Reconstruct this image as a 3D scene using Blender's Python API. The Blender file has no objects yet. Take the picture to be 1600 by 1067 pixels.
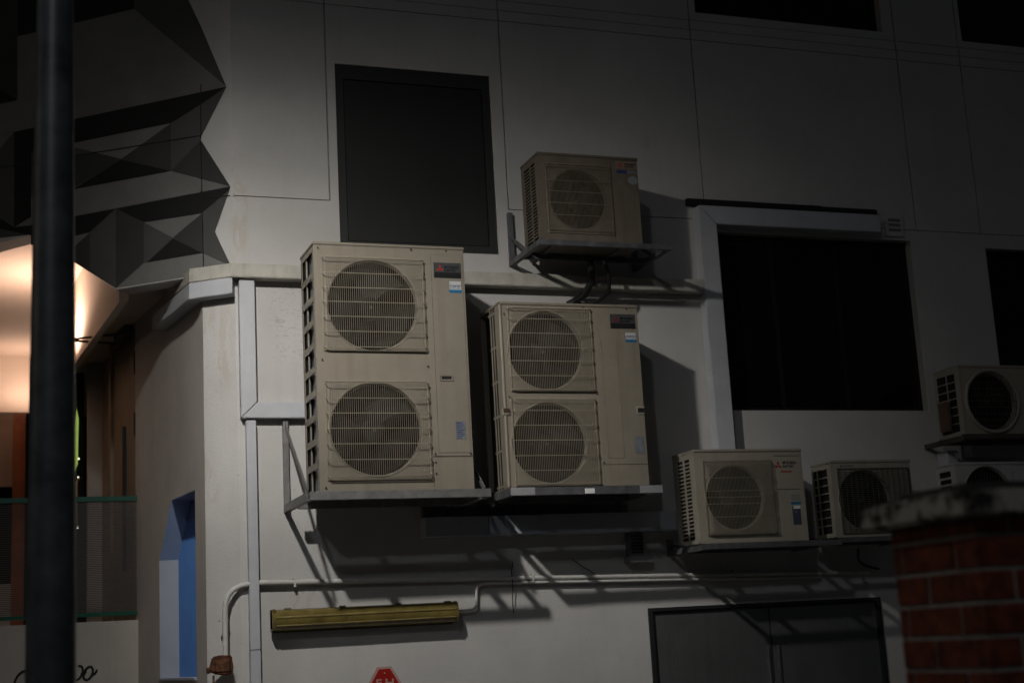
import bpy, bmesh, math, random
from mathutils import Vector, Matrix
random.seed(7)
S = bpy.context.scene
COL = S.collection
# ------------------------------------------------------------------ camera
F_PX, YAW, PITCH, ROLL = 2288.2, math.radians(20.343), math.radians(11.606), math.radians(-3.199)
CAM = Vector((0, -8.0, 1.6))
_f = Vector((math.sin(YAW)*math.cos(PITCH), math.cos(YAW)*math.cos(PITCH), math.sin(PITCH)))
_r = Vector((math.cos(YAW), -math.sin(YAW), 0)); _u = _r.cross(_f)
R2 = _r*math.cos(ROLL) + _u*math.sin(ROLL); U2 = -_r*math.sin(ROLL) + _u*math.cos(ROLL)
cd = bpy.data.cameras.new('camera'); cam = bpy.data.objects.new('camera', cd); COL.objects.link(cam)
cd.sensor_width = 36; cd.lens = F_PX/1600*36; cd.clip_start = .05; cd.clip_end = 500
M3 = Matrix((R2, U2, -_f)).transposed(); cam.matrix_world = Matrix.Translation(CAM) @ M3.to_4x4()
cd.dof.use_dof = True; cd.dof.focus_distance = 8.05; cd.dof.aperture_fstop = 1.9
S.camera = cam
# ------------------------------------------------------------------ world: dim night sky
w = bpy.data.worlds.new('World'); S.world = w; w.use_nodes = True
bg = w.node_tree.nodes['Background']; bg.inputs[0].default_value = (.78, .86, 1.0, 1); bg.inputs[1].default_value = .0135
# ------------------------------------------------------------------ street lights (outside the frame)
def lamp(name, kind, loc, power, col, **k):
    l = bpy.data.lights.new(name, kind); l.energy = power; l.color = col
    for a, v in k.items(): setattr(l, a, v)
    o = bpy.data.objects.new(name, l); o.location = loc; COL.objects.link(o); return o
LA = Vector((.40, -3.12, 4.95)); LAMP_W = 530.0
def ramp(nt, prof):
    rp = nt.nodes.new('ShaderNodeValToRGB'); e = rp.color_ramp.elements
    while len(e) < len(prof): e.new(.5)
    for i, (p_, v_) in enumerate(prof): e[i].position = p_; e[i].color = (v_, v_, v_, 1)
    return rp
def lantern(name, loc, watts, col, size, az):
    """street lantern with its own light distribution: cut off above the horizontal, thrown mainly towards bearing az"""
    o = lamp(name, 'POINT', loc, 1.0, col, shadow_soft_size=size); o.data.use_nodes = True; nt = o.data.node_tree; L = nt.links
    def math_(op, a_, b_=None):
        n_ = nt.nodes.new('ShaderNodeMath'); n_.operation = op
        for i, q in enumerate((a_, b_)):
            if q is None: continue
            if isinstance(q, (int, float)): n_.inputs[i].default_value = q
            else: L.new(q, n_.inputs[i])
        return n_.outputs[0]
    ge = nt.nodes.new('ShaderNodeNewGeometry'); sx = nt.nodes.new('ShaderNodeSeparateXYZ'); L.new(ge.outputs['Incoming'], sx.inputs[0])
    X, Y, Zc = sx.outputs
    rp = ramp(nt, [(0, .004), (.022, .012), (.084, .035), (.131, .07), (.256, .25), (.348, .50), (.48, .86), (.616, 1.0), (.68, .80), (1, .70)])
    L.new(math_('ADD', math_('MULTIPLY', Zc, -.9), .1), rp.inputs[0]); out = math_('MULTIPLY', rp.outputs[0], watts)
    if az is not None:
        hl = math_('SQRT', math_('ADD', math_('MULTIPLY', X, X), math_('MULTIPLY', Y, Y)))
        dt = math_('DIVIDE', math_('ADD', math_('MULTIPLY', X, math.sin(math.radians(az))), math_('MULTIPLY', Y, math.cos(math.radians(az)))), math_('MAXIMUM', hl, .001))
        r2 = ramp(nt, [(0, .02), (.70, .04), (.80, .07), (.857, .16), (.899, .36), (.934, .70), (.962, 1), (1, 1)])
        L.new(dt, r2.inputs[0]); out = math_('MULTIPLY', out, r2.outputs[0])
    L.new(out, nt.nodes['Emission'].inputs['Strength']); return o
lantern('street_light_near', LA, LAMP_W, (1.0, .965, .915), .065, 31)
lamp('street_light_left', 'POINT', (-9.0, -.9, 5.6), 60, (1.0, .80, .60), shadow_soft_size=.2)
lantern('street_light_far', (-2.642, -10.398, 7.899), 260, (.93, .96, 1.0), .22, None)
# warm uplight behind the pole, washing the canopy soffit
for k, (lx, ly, pw) in enumerate(((.47, 2.40, 31), (.43, 4.95, 19))):
    u = lamp('canopy_uplight', 'SPOT', (lx, ly, 3.805), pw, (1.0, .67, .51), shadow_soft_size=.12, spot_size=math.radians(178), spot_blend=.25)
    u.rotation_euler = (math.pi, 0, 0)
S.view_settings.view_transform = 'Standard'; S.view_settings.look = 'None'
S.view_settings.exposure = 0; S.view_settings.gamma = 1
# ------------------------------------------------------------------ materials
MATS = {}
def mat(name, col, rough=.6, metal=0., var=.08, scale=6., bump=0., bscale=120., spec=.4, streak=0., streak_col=None, emit=None, es=0., fine=0.):
    if name in MATS: return MATS[name]
    m = bpy.data.materials.new(name); m.use_nodes = True; nt = m.node_tree; N = nt.nodes; L = nt.links
    b = N['Principled BSDF']; b.inputs['Roughness'].default_value = rough; b.inputs['Metallic'].default_value = metal
    b.inputs['Specular IOR Level'].default_value = spec
    g = N.new('ShaderNodeNewGeometry')
    n = N.new('ShaderNodeTexNoise'); n.inputs['Scale'].default_value = scale; n.inputs['Detail'].default_value = 6; n.inputs['Roughness'].default_value = .62
    L.new(g.outputs['Position'], n.inputs['Vector'])
    r = N.new('ShaderNodeValToRGB'); e = r.color_ramp.elements
    e[0].position = .30; e[1].position = .72
    e[0].color = tuple(c*(1-var*1.4) for c in col)+(1,); e[1].color = tuple(min(1, c*(1+var)) for c in col)+(1,)
    L.new(n.outputs['Fac'], r.inputs[0]); out = r.outputs[0]
    if streak > 0:
        mp = N.new('ShaderNodeMapping'); mp.inputs['Scale'].default_value = (13, 13, .8); L.new(g.outputs['Position'], mp.inputs[0])
        n2 = N.new('ShaderNodeTexNoise'); n2.inputs['Scale'].default_value = 1.6; n2.inputs['Detail'].default_value = 5; L.new(mp.outputs[0], n2.inputs['Vector'])
        r2 = N.new('ShaderNodeValToRGB'); r2.color_ramp.elements[0].position = .52; r2.color_ramp.elements[1].position = .80
        L.new(n2.outputs['Fac'], r2.inputs[0])
        mm = N.new('ShaderNodeMath'); mm.operation = 'MULTIPLY'; mm.inputs[1].default_value = streak; L.new(r2.outputs[0], mm.inputs[0])
        mx = N.new('ShaderNodeMix'); mx.data_type = 'RGBA'; L.new(mm.outputs[0], mx.inputs[0]); L.new(out, mx.inputs[6])
        sc = streak_col or tuple(c*.45 for c in col); mx.inputs[7].default_value = tuple(sc)+(1,); out = mx.outputs[2]
    if fine > 0:
        n3 = N.new('ShaderNodeTexNoise'); n3.inputs['Scale'].default_value = 170; n3.inputs['Detail'].default_value = 3; L.new(g.outputs['Position'], n3.inputs['Vector'])
        mr = N.new('ShaderNodeMapRange'); mr.inputs[1].default_value = .3; mr.inputs[2].default_value = .7; mr.inputs[3].default_value = 1-fine; mr.inputs[4].default_value = 1+fine
        L.new(n3.outputs['Fac'], mr.inputs[0])
        mx = N.new('ShaderNodeMix'); mx.data_type = 'RGBA'; mx.blend_type = 'MULTIPLY'; mx.inputs[0].default_value = 1
        L.new(out, mx.inputs[6]); L.new(mr.outputs[0], mx.inputs[7]); out = mx.outputs[2]
    L.new(out, b.inputs['Base Color'])
    if bump > 0:
        nb = N.new('ShaderNodeTexNoise'); nb.inputs['Scale'].default_value = bscale; nb.inputs['Detail'].default_value = 4; L.new(g.outputs['Position'], nb.inputs['Vector'])
        bp = N.new('ShaderNodeBump'); bp.inputs['Strength'].default_value = bump; bp.inputs['Distance'].default_value = .004
        L.new(nb.outputs['Fac'], bp.inputs['Height']); L.new(bp.outputs[0], b.inputs['Normal'])
    if emit: b.inputs['Emission Color'].default_value = tuple(emit)+(1,); b.inputs['Emission Strength'].default_value = es
    MATS[name] = m; return m
WALL = mat('painted_render', (.50, .488, .470), .85, var=.07, scale=2.2, bump=.55, bscale=150, streak=.16, streak_col=(.36, .33, .28), fine=.05)
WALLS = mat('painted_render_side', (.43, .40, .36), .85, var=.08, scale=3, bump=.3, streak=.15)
JOINT = mat('joint_gap', (.09, .09, .09), .9)
LEDGE = mat('weathered_ledge', (.44, .42, .37), .85, var=.14, scale=9, bump=.6, bscale=90, streak=.30, streak_col=(.16, .14, .11))
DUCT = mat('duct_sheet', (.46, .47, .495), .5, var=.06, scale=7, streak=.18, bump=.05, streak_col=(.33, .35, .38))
PVC = mat('pvc_pipe', (.52, .51, .48), .5, var=.08, scale=9)
def scuff(m, boxes, scale, lo, col, amt, aniso=(1,1,1)):
    """dark scuffs / spots confined to soft boxes (x0,x1,z0,z1) of the wall"""
    nt = m.node_tree; N = nt.nodes; L = nt.links; b = N['Principled BSDF']; src = b.inputs['Base Color'].links[0].from_socket
    g = N.new('ShaderNodeNewGeometry'); mp = N.new('ShaderNodeMapping'); mp.inputs['Scale'].default_value = aniso; mp.inputs['Rotation'].default_value = (0, .6 if aniso != (1,1,1) else 0, 0); L.new(g.outputs['Position'], mp.inputs[0])
    n = N.new('ShaderNodeTexNoise'); n.inputs['Scale'].default_value = scale; n.inputs['Detail'].default_value = 8; n.inputs['Distortion'].default_value = 1.6; L.new(mp.outputs[0], n.inputs['Vector'])
    r = N.new('ShaderNodeMapRange'); r.inputs[1].default_value = lo; r.inputs[2].default_value = lo+.07; L.new(n.outputs['Fac'], r.inputs[0]); out = r.outputs[0]
    sp = N.new('ShaderNodeSeparateXYZ'); L.new(g.outputs['Position'], sp.inputs[0])
    tot = None
    for x0, x1, z0, z1_ in boxes:
        f = None
        for axis, a_, c_ in ((0, x0, x1), (2, z0, z1_)):
            q = N.new('ShaderNodeMath'); q.operation = 'SUBTRACT'; L.new(sp.outputs[axis], q.inputs[0]); q.inputs[1].default_value = (a_+c_)/2
            q2 = N.new('ShaderNodeMath'); q2.operation = 'ABSOLUTE'; L.new(q.outputs[0], q2.inputs[0])
            w_ = N.new('ShaderNodeMapRange'); w_.inputs[1].default_value = (c_-a_)*.25; w_.inputs[2].default_value = (c_-a_)*.5; w_.inputs[3].default_value = 1; w_.inputs[4].default_value = 0; L.new(q2.outputs[0], w_.inputs[0])
            if f is None: f = w_.outputs[0]
            else:
                k = N.new('ShaderNodeMath'); k.operation = 'MULTIPLY'; L.new(f, k.inputs[0]); L.new(w_.outputs[0], k.inputs[1]); f = k.outputs[0]
        if tot is None: tot = f
        else:
            k = N.new('ShaderNodeMath'); k.operation = 'MAXIMUM'; L.new(tot, k.inputs[0]); L.new(f, k.inputs[1]); tot = k.outputs[0]
    k = N.new('ShaderNodeMath'); k.operation = 'MULTIPLY'; L.new(out, k.inputs[0]); L.new(tot, k.inputs[1])
    k2 = N.new('ShaderNodeMath'); k2.operation = 'MULTIPLY'; L.new(k.outputs[0], k2.inputs[0]); k2.inputs[1].default_value = amt
    mx = N.new('ShaderNodeMix'); mx.data_type = 'RGBA'; L.new(k2.outputs[0], mx.inputs[0]); L.new(src, mx.inputs[6]); mx.inputs[7].default_value = tuple(col)+(1,)
    L.new(mx.outputs[2], b.inputs['Base Color'])
scuff(WALL, [(1.50,1.76,3.15,3.80)], 22, .56, (.20,.19,.18), .38, (1,1,2.4))
scuff(WALL, [(1.1,1.75,1.3,2.9),(3.6,4.3,2.5,3.7),(4.4,6.4,1.7,2.95),(1.35,1.95,3.75,5.4),(3.0,6.5,4.2,5.3),(1.45,3.7,1.3,1.95)], 55, .69, (.17,.14,.11), .8)
scuff(WALL, [(1.13,1.34,3.0,3.6),(1.30,1.42,3.74,4.4),(1.55,1.75,1.70,2.0),(1.13,1.25,2.4,2.75),(3.55,3.75,3.2,3.45),(3.90,4.05,4.60,4.72)], 14, .46, (.34,.25,.14), .24, (1,1,.35))
MG = mat('mural_light_grey', (.15, .147, .14), .8, var=.10, scale=5, bump=.3)
MM = mat('mural_mid_grey', (.062, .061, .058), .8, var=.10, scale=5, bump=.3)
MD = mat('mural_dark_grey', (.034, .034, .033), .8, var=.10, scale=5, bump=.3)
MK = mat('mural_black', (.005, .005, .005), .8, var=.10, scale=5)
DARKF = mat('dark_window_frame', (.022, .023, .023), .6, var=.06)
DARKP = mat('dark_window_panel', (.014, .0145, .0145), .65, var=.12, scale=3)
GLASS = mat('black_glass', (.0035, .0037, .0038), .12, var=.9, scale=1.6, spec=.35)  # uneven tone paints faint reflections into the pane
BEIGE = mat('beige_enamel', (.235, .208, .165), .45, var=.06, scale=8, streak=.38, streak_col=(.15, .12, .085), bump=.03)
BEIGE2 = mat('dirty_beige_enamel', (.145, .122, .093), .5, var=.14, scale=9, streak=.65, streak_col=(.10, .085, .06))
BEIGE3 = mat('pale_enamel', (.34, .31, .25), .45, var=.07, scale=8, streak=.25)
GREYU = mat('grey_white_enamel', (.46, .45, .43), .5, var=.06, scale=8, streak=.25)
SLOT = mat('shadowy_gap', (.012, .011, .010), .8)  # near-black stands in for shade in slots, grips and casings
FIN = mat('coil_fins', (.20, .22, .25), .45, metal=.3, var=.30, scale=20)
FAN = mat('fan_plastic', (.017, .0165, .0155), .7, spec=.15, var=.25, scale=16)
CAV = mat('cavity_dark', (.010, .009, .008), .9, spec=.1, var=.3, scale=18)  # near-black stands in for the shade inside the fan opening
WIRE = mat('guard_wire', (.27, .24, .185), .45, var=.12, scale=25)
WIRE2 = mat('old_guard_wire', (.20, .17, .125), .5, var=.2, scale=25)
WIREK = mat('dark_guard_wire', (.10, .095, .08), .5, var=.2, scale=25)
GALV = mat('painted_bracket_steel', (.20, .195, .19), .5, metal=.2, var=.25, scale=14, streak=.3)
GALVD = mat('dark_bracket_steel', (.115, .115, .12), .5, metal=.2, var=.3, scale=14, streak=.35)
SCREW = mat('screw_metal', (.10, .09, .08), .4, metal=.6)
PLATE = mat('dark_nameplate', (.055, .058, .062), .35)
PLATEB = mat('black_nameplate_band', (.018, .018, .019), .35)
INK = mat('black_ink', (.006, .006, .008), .6)
RED = mat('red_ink', (.42, .025, .02), .5)
REDD = mat('deep_red_ink', (.22, .012, .012), .5)
BLUE = mat('blue_ink', (.012, .14, .30), .5)
NAVY = mat('navy_ink', (.03, .05, .14), .5)
STICK = mat('sticker_paper', (.50, .52, .52), .5)
STICKG = mat('grey_sticker', (.17, .18, .20), .5, var=.2, scale=40)
WHITE = mat('white_label', (.75, .75, .73), .6)
RUBBER = mat('black_rubber', (.008, .008, .009), .6)
YEL = mat('yellowed_diffuser', (.165, .125, .036), .2, var=.3, scale=11, spec=.6)
YELB = mat('yellowed_base', (.13, .10, .035), .4, var=.2)
RUST = mat('rusted_steel', (.11, .042, .018), .85, var=.6, scale=28, bump=.8, bscale=70)
SIGNR = mat('sign_red', (.33, .014, .010), .4, var=.15)
SIGNW = mat('sign_white_paint', (.42, .27, .24), .5)
BLUES = mat('blue_shutter', (.07, .17, .42), .45, var=.08)
JAMB = mat('white_jamb', (.36, .39, .46), .7, var=.05)
SOFF = mat('soffit_paint', (.50, .44, .35), .8, var=.05, scale=2)
SOFFL = mat('canopy_paint', (.68, .60, .52), .8, var=.03, scale=2)
DOORW = mat('door_wood', (.24, .18, .12), .5, var=.15, scale=6, streak=.3)
ORNG = mat('varnished_timber', (.30, .09, .03), .5, var=.2, streak=.3)
GREY = mat('inner_grey_paint', (.36, .34, .32), .8)
BLK = mat('unlit_interior', (.004, .004, .004), .9)  # near-black stands in for unlit depth behind openings
GREEN = mat('green_rail', (.005, .085, .055), .35)
MESHM = mat('balustrade_mesh', (.07, .067, .062), .6)
POLE = mat('dark_pole_paint', (.075, .085, .090), .45, var=.45, scale=7, spec=.5)
BRICK = mat('red_brick', (.165, .038, .015), .9, var=.5, scale=22, bump=.6)
MORT = mat('mortar', (.34, .33, .30), .9, var=.2, scale=30)
COPE = mat('peeling_coping', (.34, .33, .30), .9, var=.1)
ASPH = mat('pavement', (.30, .29, .28), .9, var=.2, scale=20, bump=.4)
# patchy coping: pale paint over dark concrete
_n = COPE.node_tree.nodes; 
for x in _n:
    if x.type == 'VALTORGB': x.color_ramp.elements[0].position=.44; x.color_ramp.elements[1].position=.60; x.color_ramp.elements[0].color=(.02,.019,.017,1); x.color_ramp.elements[1].color=(.40,.37,.31,1)
    if x.type == 'TEX_NOISE' and x.inputs['Scale'].default_value==6: x.inputs['Scale'].default_value=11; x.inputs['Detail'].default_value=2
# ------------------------------------------------------------------ mesh helpers
class MB:
    def __init__(s): s.v = []; s.f = []; s.m = []; s.mats = []; s.cur = 0
    def use(s, m):
        if m not in s.mats: s.mats.append(m)
        s.cur = s.mats.index(m); return s
    def add(s, vs, fs):
        o = len(s.v); s.v += [Vector(v) for v in vs]; s.f += [tuple(i+o for i in f) for f in fs]; s.m += [s.cur]*len(fs); return s
    def box(s, a, b):
        x0, y0, z0 = (min(a[i], b[i]) for i in range(3)); x1, y1, z1 = (max(a[i], b[i]) for i in range(3))
        return s.add([(x0,y0,z0),(x1,y0,z0),(x1,y1,z0),(x0,y1,z0),(x0,y0,z1),(x1,y0,z1),(x1,y1,z1),(x0,y1,z1)],
                     [(0,3,2,1),(4,5,6,7),(0,1,5,4),(1,2,6,5),(2,3,7,6),(3,0,4,7)])
    def bar(s, p, q, wd, dp, up=(0,-1,0)):
        """square bar from p to q; wd across, dp along 'up'"""
        p, q = Vector(p), Vector(q); t = (q-p).normalized(); up = Vector(up)
        if abs(t.dot(up)) > .98: up = Vector((1,0,0))
        a = t.cross(up).normalized(); b = a.cross(t).normalized(); vs = []
        for c in (p, q):
            for i, j in ((-1,-1),(1,-1),(1,1),(-1,1)): vs.append(c + a*(i*wd/2) + b*(j*dp/2))
        return s.add(vs, [(0,1,2,3),(7,6,5,4),(0,4,5,1),(1,5,6,2),(2,6,7,3),(3,7,4,0)])
    def poly(s, pts, wd, dp=None, up=(0,-1,0)):
        for i in range(len(pts)-1): s.bar(pts[i], pts[i+1], wd, dp or wd, up)
        return s
    def tube(s, pts, r, n=10, closed=False):
        pts = [Vector(p) for p in pts]; rr = r if isinstance(r, (list, tuple)) else [r]*len(pts); vs = []; prev = None
        for i, p in enumerate(pts):
            t = ((pts[min(i+1, len(pts)-1)]-p).normalized() + (p-pts[max(i-1, 0)]).normalized()).normalized()
            if prev is None: a = t.cross(Vector((0,0,1)) if abs(t.z) < .9 else Vector((0,1,0))).normalized()
            else: a = (prev - t*prev.dot(t)).normalized()
            prev = a; b = t.cross(a)
            vs += [p + (a*math.cos(2*math.pi*k/n) + b*math.sin(2*math.pi*k/n))*rr[i] for k in range(n)]
        fs = [(i*n+k, i*n+(k+1)%n, (i+1)*n+(k+1)%n, (i+1)*n+k) for i in range(len(pts)-1) for k in range(n)]
        fs += [tuple(range(n))[::-1], tuple(range((len(pts)-1)*n, len(pts)*n))]
        return s.add(vs, fs)
    def disc(s, c, r, axis='y', n=32, r0=None):
        vs = [(c[0]+r*math.cos(2*math.pi*k/n), c[1], c[2]+r*math.sin(2*math.pi*k/n)) for k in range(n)]
        return s.add(vs, [tuple(range(n))])
    def prism(s, pts, d):
        """pts: planar 3-D polygon, extruded by vector d"""
        n = len(pts); d = Vector(d); vs = [Vector(p) for p in pts] + [Vector(p)+d for p in pts]
        return s.add(vs, [tuple(range(n)), tuple(range(2*n-1, n-1, -1))] + [(i, i+n, (i+1) % n + n, (i+1) % n) for i in range(n)])
    def holed(s, x0, x1, z0, z1, cx, cz, R, y, n=64, yin=None):
        """rectangle in plane y with a round hole"""
        vs = []; fs = []
        # angles incl. corners
        ang = sorted([2*math.pi*k/n for k in range(n)] + [math.atan2(z-cz, x-cx) % (2*math.pi) for x in (x0, x1) for z in (z0, z1)])
        for t in ang:
            c, q = math.cos(t), math.sin(t)
            k = min([( (x1 if c > 0 else x0)-cx)/c if abs(c) > 1e-9 else 1e9, ((z1 if q > 0 else z0)-cz)/q if abs(q) > 1e-9 else 1e9])
            vs += [(cx+R*c, y, cz+R*q), (cx+k*c, y, cz+k*q)]
        m = len(ang)
        for i in range(m): j = (i+1) % m; fs.append((2*i, 2*i+1, 2*j+1, 2*j))
        return s.add(vs, fs)
    def ring(s, cx, cz, prof, n=64):
        """prof: list of (radius, y), lathe round y axis"""
        vs = [(cx+r*math.cos(2*math.pi*k/n), y, cz+r*math.sin(2*math.pi*k/n)) for r, y in prof for k in range(n)]
        fs = [(i*n+k, i*n+(k+1) % n, (i+1)*n+(k+1) % n, (i+1)*n+k) for i in range(len(prof)-1) for k in range(n)]
        return s.add(vs, fs)
    def out(s, name, m=None, parent=None, smooth=False, bevel=0.):
        me = bpy.data.meshes.new(name); off = Vector(parent['_o']) if parent and '_o' in parent else Vector((0,0,0))
        me.from_pydata([v-off for v in s.v], [], s.f)
        if s.mats:
            for x in s.mats: me.materials.append(x)
            for p, i in zip(me.polygons, s.m): p.material_index = i
        elif m: me.materials.append(m)
        bm = bmesh.new(); bm.from_mesh(me)
        if smooth: bmesh.ops.remove_doubles(bm, verts=bm.verts, dist=1e-5)
        bmesh.ops.recalc_face_normals(bm, faces=bm.faces)
        if bevel > 0:
            es = [e for e in bm.edges if len(e.link_faces) == 2 and e.calc_face_angle() > .6]
            bmesh.ops.bevel(bm, geom=es, offset=bevel, segments=2, affect='EDGES', clamp_overlap=True)
        bm.to_mesh(me); bm.free()
        if smooth:
            for p in me.polygons: p.use_smooth = True
            try: me.set_sharp_from_angle(angle=math.radians(40))
            except Exception: pass
        o = bpy.data.objects.new(name, me); COL.objects.link(o)
        if parent: o.parent = parent; o['_o'] = parent['_o'] if '_o' in parent else (0,0,0)
        return o
def tag(o, label=None, cat=None, group=None, kind=None):
    for k, v in (('label', label), ('category', cat), ('group', group), ('kind', kind)):
        if v: o[k] = v
    return o
def thing(name, loc, label, cat, group=None):
    o = bpy.data.objects.new(name, None); o.empty_display_size = .1; o.location = loc; o['_o'] = tuple(loc); COL.objects.link(o)
    return tag(o, label, cat, group)
def solo(mb, name, m, loc, label, cat, group=None, smooth=False, bevel=0.):
    """a thing that is one mesh, origin at loc"""
    class P(dict): pass
    off = Vector(loc); mb.v = [v-off for v in mb.v]
    o = mb.out(name, m, None, smooth, bevel); o.location = loc
    return tag(o, label, cat, group)
def text(s, h, wd, org, m, parent, name='lettering', ex=Vector((1,0,0)), ez=Vector((0,0,1)), nrm=Vector((0,-1,0)), shear=0., bold=0.):
    """lettering laid on a surface: org lower left; scaled to height h and width wd"""
    c = bpy.data.curves.new('t', 'FONT'); c.body = s; c.size = 1; c.extrude = 0; c.shear = shear; c.offset = bold; c.resolution_u = 3
    o = bpy.data.objects.new('t', c); COL.objects.link(o); dg = bpy.context.evaluated_depsgraph_get(); dg.update()
    me = bpy.data.meshes.new_from_object(o.evaluated_get(dg)); bpy.data.objects.remove(o)
    xs = [v.co.x for v in me.vertices]; ys = [v.co.y for v in me.vertices]
    sx = wd/(max(xs)-min(xs)); sy = h/(max(ys)-min(ys)); x0, y0 = min(xs), min(ys); off = Vector(parent['_o']) if '_o' in parent else Vector((0,0,0))
    for v in me.vertices: v.co = Vector(org) + ex*((v.co.x-x0)*sx) + ez*((v.co.y-y0)*sy) + nrm*.0012 - off
    me.materials.clear(); me.materials.append(m); me.name = name
    t = bpy.data.objects.new(name, me); COL.objects.link(t); t.parent = parent; t['_o'] = parent['_o'] if '_o' in parent else (0,0,0)
    return t
# ------------------------------------------------------------------ ground
g = MB().add([(-60,-60,0),(60,-60,0),(60,60,0),(-60,60,0)], [(0,1,2,3)]).out('ground', ASPH); tag(g, kind='structure')
# ------------------------------------------------------------------ the building
bld = thing('building', (3, 0, 0), 'pale rendered building with a folded dark painted mural at its left corner', 'building')
TH = math.radians(37); E2 = Vector((-math.cos(TH), math.sin(TH), 0)); N2 = Vector((math.sin(TH), math.cos(TH), 0)); O2 = Vector((1.33, 0, 0))
TS = math.radians(82); E3 = Vector((-math.cos(TS), math.sin(TS), 0)); N3 = Vector((math.sin(TS), math.cos(TS), 0)); O3 = O2 + E2*.203
Z = Vector((0,0,1))
OW = lambda s, z, d=0.: O2 + E2*s + N2*d + Z*z
SW = lambda s, z, d=0.: O3 + E3*s + N3*d + Z*z
# main wall: panels with real joints between them, over a backing
OPEN = [(1.942, 2.914, 3.885, 5.022), (4.405, 5.86, 2.94, 4.095), (4.379, 5.83, 5.59, 6.7), (6.48, 7.9, 5.585, 6.7), (6.46, 7.9, 3.21, 4.068), (3.724, 5.325, 0.02, 1.737)]
xs = sorted({1.33, 1.888, 2.992, 4.328, 5.916, 6.44, 14.0} | {o[0] for o in OPEN} | {o[1] for o in OPEN})
zs = sorted({0.0, 4.170, 5.395, 5.465, 5.532, 8.0} | {o[2] for o in OPEN} | {o[3] for o in OPEN})
JX = {1.888, 2.992, 4.328, 5.916, 6.44}; JZ = {4.170, 5.395, 5.465, 5.532}
wb = MB(); bb = MB(); h = .0045
for i in range(len(xs)-1):
    for k in range(len(zs)-1):
        x0, x1, z0, z1 = xs[i], xs[i+1], zs[k], zs[k+1]; mx, mz = (x0+x1)/2, (z0+z1)/2
        if any(o[0] < mx < o[1] and o[2] < mz < o[3] for o in OPEN): continue
        bb.box((x0, .012, z0), (x1, .22, z1))
        up = mz > 4.17
        hh = .002 if mz > 5.3 else .0028
        a0 = x0+(h if up and x0 in JX else 0); a1 = x1-(h if up and x1 in JX else 0)
        c0 = z0+(hh if z0 in JZ else 0); c1 = z1-(hh if z1 in JZ else 0)
        if 1.9 < mx < 2.99: # no level joint runs past the left window
            c0 = z0+(hh if z0 in JZ and z0 != 4.170 else 0); c1 = z1-(hh if z1 in JZ and z1 != 4.170 else 0)
        wb.box((a0, 0, c0), (a1, .0121, c1))
bb.out('wall_backing', mat('joint_backing', (.30, .29, .27), .9), bld); wb.out('wall', WALL, bld)
# oblique corner bay, lower part (plain) and upper part (carries the mural)
m = MB().prism([OW(0,0), OW(.203,0), OW(.203,3.75), OW(0,3.75)], N2*.2); m.out('corner_wall', WALL, bld)
bot = [(0,3.75),(.203,3.735),(.33,3.725),(.756,3.715),(1.331,4.12),(1.549,4.10),(2.2,4.02),(2.8,3.7),(4.5,3.7)]
m = MB().prism([OW(s,z) for s,z in bot] + [OW(4.5,8), OW(0,8)], N2*.14); m.out('upper_corner_wall', WALL, bld)
def ray(px, py): return _f + R2*((px-800)/F_PX) - U2*((py-533.5)/F_PX)
def onow(px, py, lift):
    d = ray(px, py); t = ((O2 - N2*lift - CAM).dot(N2))/d.dot(N2); return CAM + d*t
z1 = lambda pts: [(x*.4405, y*.4405) for x, y in pts]
facets = [ # painted facets, in layers 1 mm apart
 (0, MM, [(-500,-300),(640,-120),(668,0),(715,100),(803,308),(714,484),(712,497),(817,662),(762,822),(820,945),(648,985),(410,1022),(110,832),(-500,900)]),
 (1, MK, [(62,-300),(475,-300),(475,32),(258,85),(62,130)]), (1, MD, [(-500,-300),(61,-300),(61,355),(0,315),(-500,10)]),
 (1, MK, [(-500,12),(0,316),(61,356),(0,369),(-500,480)]),
 (1, MG, [(62,131),(475,33),(803,308),(50,468),(0,480),(-500,585),(-500,482),(0,370),(62,357)]),
 (1, MM, [(476,0),(475,-300),(560,-300),(668,0),(715,100),(802,306),(476,32)]),
 (2, MK, [(50,469),(803,309),(714,370),(607,437),(258,508),(110,540),(110,770),(50,806)]),
 (2, MM, [(803,310),(714,484),(712,497),(608,606),(608,438),(714,371)]),
 (2, MG, [(258,509),(606,438),(485,525),(335,540),(258,522)]),
 (2, MD, [(258,556),(335,541),(430,564),(485,526),(606,439),(606,606),(430,567),(258,668)]),
 (3, MG, [(335,541),(485,526),(430,564)]), (3, MK, [(430,567),(606,607),(260,672)]),
 (2, MG, [(110,700),(258,673),(608,608),(815,662),(258,768),(110,798)]), (2, MD, [(712,499),(815,660),(609,607)]),
 (3, MG, [(52,805),(110,770),(110,800)]), (2, MK, [(-500,700),(0,775),(50,806),(110,800),(110,835),(0,812),(-500,900)]),
 (2, MG, [(-500,560),(0,528),(48,470),(0,481),(-500,590)]),
 (2, MK, [(110,799),(258,769),(410,741),(318,824),(258,838),(110,870)]), (2, MK, [(411,741),(815,663),(815,672),(715,757),(510,789)]),
 (2, MG, [(258,839),(317,826),(258,880)]), (2, MD, [(258,881),(318,826),(318,955),(258,925),(110,832)]), (2, MM, [(319,825),(410,743),(410,1020),(319,957)]),
 (2, MD, [(411,743),(510,791),(510,932),(411,1020)]), (2, MG, [(511,790),(714,758),(613,844)]), (3, MM, [(511,792),(612,845),(511,929)]),
 (2, MK, [(613,846),(718,897),(521,931)]), (2, MD, [(715,759),(719,896),(614,844)]), (2, MM, [(716,758),(815,673),(762,822),(819,943),(720,897)]),
 (3, MG, [(413,1021),(510,934),(720,899),(820,944),(648,984)])]
mu = MB()
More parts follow.
